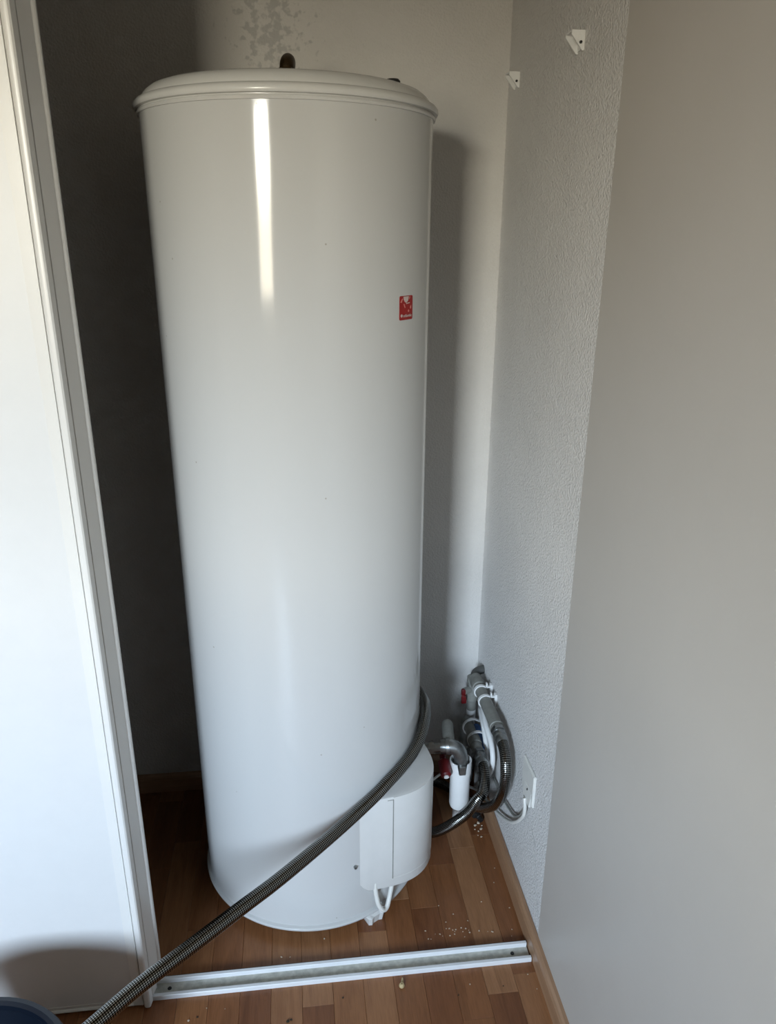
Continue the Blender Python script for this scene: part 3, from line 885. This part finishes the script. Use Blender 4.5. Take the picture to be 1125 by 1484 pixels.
thin('power_lead', [(XR - 0.007, 1.388, 0.320), (XR - 0.006, 1.386, 0.292), (XR - 0.006, 1.408, 0.248), (XR - 0.006, 1.450, 0.208), (XR - 0.006, 1.490, 0.192), (XR - 0.006, 1.550, 0.175), (XR - 0.006, 1.600, 0.166), (XR - 0.005, 1.650, 0.160)], 0.0032, 'grey_pvc',
     'thin grey lead hanging from the cable outlet, the upper loop', 'cable', group='leads from the outlet plate')
thin('sensor_lead', [(0.300, 1.640, 0.165), (0.315, 1.62, 0.190), (0.340, 1.625, 0.205), (0.370, 1.65, 0.205), (0.41, 1.72, 0.19), (0.45, 1.80, 0.15)], 0.0032, 'ivory',
     'thin pale lead arching behind the tank cover towards the drain cup', 'cable')
# black connector lying in the corner by the skirting
bc = empty('cable_connector', (0.452, 1.70, 0), 'small black cable connector lying on the floor by the right skirting', 'connector')
bm = box(-0.012, 0.012, -0.035, 0.035, 0.0, 0.018, 0.004, 2)
bmesh.ops.transform(bm, matrix=Matrix.Translation((0.446, 1.715, 0.0005)) @ Matrix.Rotation(math.radians(24), 4, 'Z'), verts=bm.verts)
obj('housing', bm, 'black', bc)
obj('strain_relief', vtube([(0.460, 1.685, 0.010), (0.464, 1.674, 0.009), (0.468, 1.664, 0.008)], [0.008] * 8 + [0.0065] * 9, 12), 'black', bc)
we = obj('skirting_block', box(XR - 0.020, XR + 0.001, 1.7225, 1.765, 0.0, 0.060, 0.003), 'white_plastic', origin=(XR - 0.01, 1.745, 0))
tag(we, 'small white end block at the far end of the right skirting', 'end block')

# ------------------------------------------------------------------ shelf supports on the right wall
def tri_fin(x0, x1, y, z1, z0, t=0.003):
    """upright triangular web standing out from the wall"""
    bm = bmesh.new()
    pts = [(x0, z1), (x1, z1), (x1, z0), (x1 - 0.003, z0), (x0, z1 - 0.004)]
    a = [bm.verts.new((p, y, q)) for p, q in pts]
    b_ = [bm.verts.new((p, y + t, q)) for p, q in pts]
    bm.faces.new(a); bm.faces.new(b_[::-1])
    for i in range(5):
        j = (i + 1) % 5
        bm.faces.new((a[i], b_[i], b_[j], a[j]))
    return bm
def shelf_support(y, z, label):
    x1 = XR + 0.0012
    x0 = x1 - 0.0225
    h = empty('shelf_support', (x1, y, z), label, 'shelf support', 'white shelf supports')
    obj('web', tri_fin(x0, x1, y, z, z - 0.0270), 'white_plastic', h, smooth=False)
    obj('web', tri_fin(x0, x1, y + 0.030, z, z - 0.0270), 'white_plastic', h, smooth=False)
    obj('ledge', box(x0, x1, y, y + 0.033, z, z + 0.0025), 'white_plastic', h, smooth=False)
    obj('wall_plate', box(x1 - 0.0015, x1, y + 0.003, y + 0.030, z - 0.024, z), 'white_plastic', h, smooth=False)
    obj('pin', lathe([(0, 0.0035), (0.0020, 0.0033), (0.0024, 0.0)], (x1 - 0.0068, y, z - 0.0150), 10, (0, -1, 0)), 'black', h)  # black disc standing in for the dark hole in the web
shelf_support(1.427, 1.8265, 'white plastic shelf support on the right wall, the larger and nearer of two')
shelf_support(1.815, 1.8320, 'white plastic shelf support on the right wall, close to the back corner')

# ------------------------------------------------------------------ bucket
bk = empty('bucket', (-0.560, 0.875, 0), 'dark blue plastic bucket on the floor in front of the sliding door', 'bucket')
obj('pail', lathe([(0, 0.0), (0.125, 0.0), (0.128, 0.004), (0.160, 0.255), (0.1615, 0.256), (0.157, 0.256), (0.1255, 0.012), (0.122, 0.007), (0, 0.007)], (-0.56, 0.875, 0.0005), 72), 'bucket', bk)
obj('rim', lathe([(0.157, 0.250), (0.162, 0.246), (0.171, 0.246), (0.175, 0.250), (0.1755, 0.262), (0.172, 0.269), (0.164, 0.270), (0.158, 0.266)], (-0.56, 0.875, 0.0005), 72, closed=True), 'bucket', bk)
obj('bail', tube(spline([(-0.56 + 0.178 * math.cos(math.radians(a)), 0.875 + 0.178 * math.sin(math.radians(a)), 0.245 - 0.045 * math.sin(math.radians(-a))) for a in range(-170, -9, 16)], 4), 0.0028, 8), 'nickel', bk)

# ------------------------------------------------------------------ grit on the floor
def crumb_mesh(seed, mat):
    bm = bmesh.new()
    bmesh.ops.create_icosphere(bm, subdivisions=1, radius=1.0)
    rng = random.Random(seed)
    for v in bm.verts:
        v.co *= rng.uniform(0.6, 1.15)
        v.co.z = v.co.z * 0.6 + 0.5
        v.co.z = max(0.0, v.co.z)
    me = bpy.data.meshes.new('crumb'); bm.to_mesh(me); bm.free()
    me.materials.append(M[mat])
    return me
crumbs = [crumb_mesh(s, 'crumb') for s in range(3)]
grit = [crumb_mesh(s + 10, 'dirt') for s in range(2)]
def scatter(name, meshes, spots, label, group):
    for i, (x, y, r) in enumerate(spots):
        o = link(bpy.data.objects.new(name, meshes[i % len(meshes)]))
        o.location = (x, y, 0.0002)
        o.scale = (r, r * random.uniform(0.7, 1.2), r * 0.8)
        o.rotation_euler = (0, 0, random.uniform(0, 6.28))
        tag(o, label, 'crumb', group)
rng = random.Random(3)
for cx_, cy_, sp, k, lab, grp in ((0.305, 1.322, 0.010, 8, 'pale plaster crumb in the tight heap behind the track, right of the tank cover', 'crumb heap behind the track'),
                                  (0.352, 1.326, 0.016, 10, 'pale plaster crumb in the widest scatter of crumbs behind the track', 'wide crumb scatter behind the track'),
                                  (0.415, 1.318, 0.020, 5, 'pale plaster crumb behind the track close to the right skirting', 'crumbs by the skirting behind the track'),
                                  (0.262, 1.318, 0.012, 4, 'pale plaster crumb behind the track, among those nearest the tank foot', 'crumbs near the tank foot')):
    spots = [(cx_ + rng.gauss(0, sp), max(1.283, cy_ + rng.gauss(0, 0.009)), rng.uniform(0.0012, 0.0026)) for _ in range(k)]
    scatter('plaster_crumb', crumbs, spots, lab, grp)
spots = [(0.448, 1.655, 0.005), (0.458, 1.662, 0.006), (0.461, 1.640, 0.0055), (0.452, 1.632, 0.003), (0.444, 1.640, 0.0025), (0.455, 1.612, 0.003), (0.447, 1.618, 0.0022), (0.466, 1.652, 0.003)]
scatter('plaster_crumb', crumbs, spots, 'pale plaster crumb on the closet floor below the wall hoses', 'crumbs below the hoses')
spots = [(0.463, 1.500, 0.002), (0.450, 1.455, 0.002), (0.405, 1.400, 0.0022), (0.330, 1.372, 0.0018), (0.36, 1.35, 0.0016), (0.468, 1.375, 0.002), (0.30, 1.40, 0.0018)]
scatter('plaster_crumb', crumbs, spots, 'stray pale crumb on the closet floor between tank and right skirting', 'stray crumbs right of the tank')
spots = [(0.0232, 1.3378, 0.0026), (-0.074, 1.301, 0.0030), (-0.055, 1.299, 0.0016)]
scatter('plaster_crumb', crumbs, spots, 'pale crumb on the closet floor in front of the tank base', 'crumbs in front of the tank')
spots = [(-0.228, 1.196, 0.0020), (-0.262, 1.172, 0.0026), (0.33, 1.187, 0.0018), (-0.19, 1.19, 0.0012), (0.46, 1.196, 0.0022), (0.47, 1.16, 0.0018)]
scatter('plaster_crumb', crumbs, spots, 'pale crumb on the room floor in front of the track', 'crumbs in front of the track')
spots = [(-0.060, 1.147, 0.0042), (-0.053, 1.150, 0.003), (0.056, 1.187, 0.0026), (0.30, 1.165, 0.0018), (0.40, 1.175, 0.0018), (-0.245, 1.178, 0.0022)]
scatter('dark_crumb', grit, spots, 'dark crumb of grit on the room floor in front of the track', 'dark grit on the room floor')
wp = empty('wall_plug', (0.183, 1.200, 0), 'small yellowed plastic wall plug on the floor in front of the track', 'wall plug')
bm = lathe([(0.0022, 0.0), (0.0055, 0.0005), (0.0062, 0.003), (0.0055, 0.006), (0.0040, 0.0085), (0.0020, 0.009), (0.0018, 0.004), (0, 0.004)], (0.183, 1.199, 0.0002), 12)
obj('collar', bm, 'plug', wp)
obj('shank', tube([Vector((0.184, 1.203, 0.003)), Vector((0.186, 1.212, 0.003)), Vector((0.187, 1.217, 0.0025))], [0.003, 0.0025, 0.0015], 8), 'plug', wp)
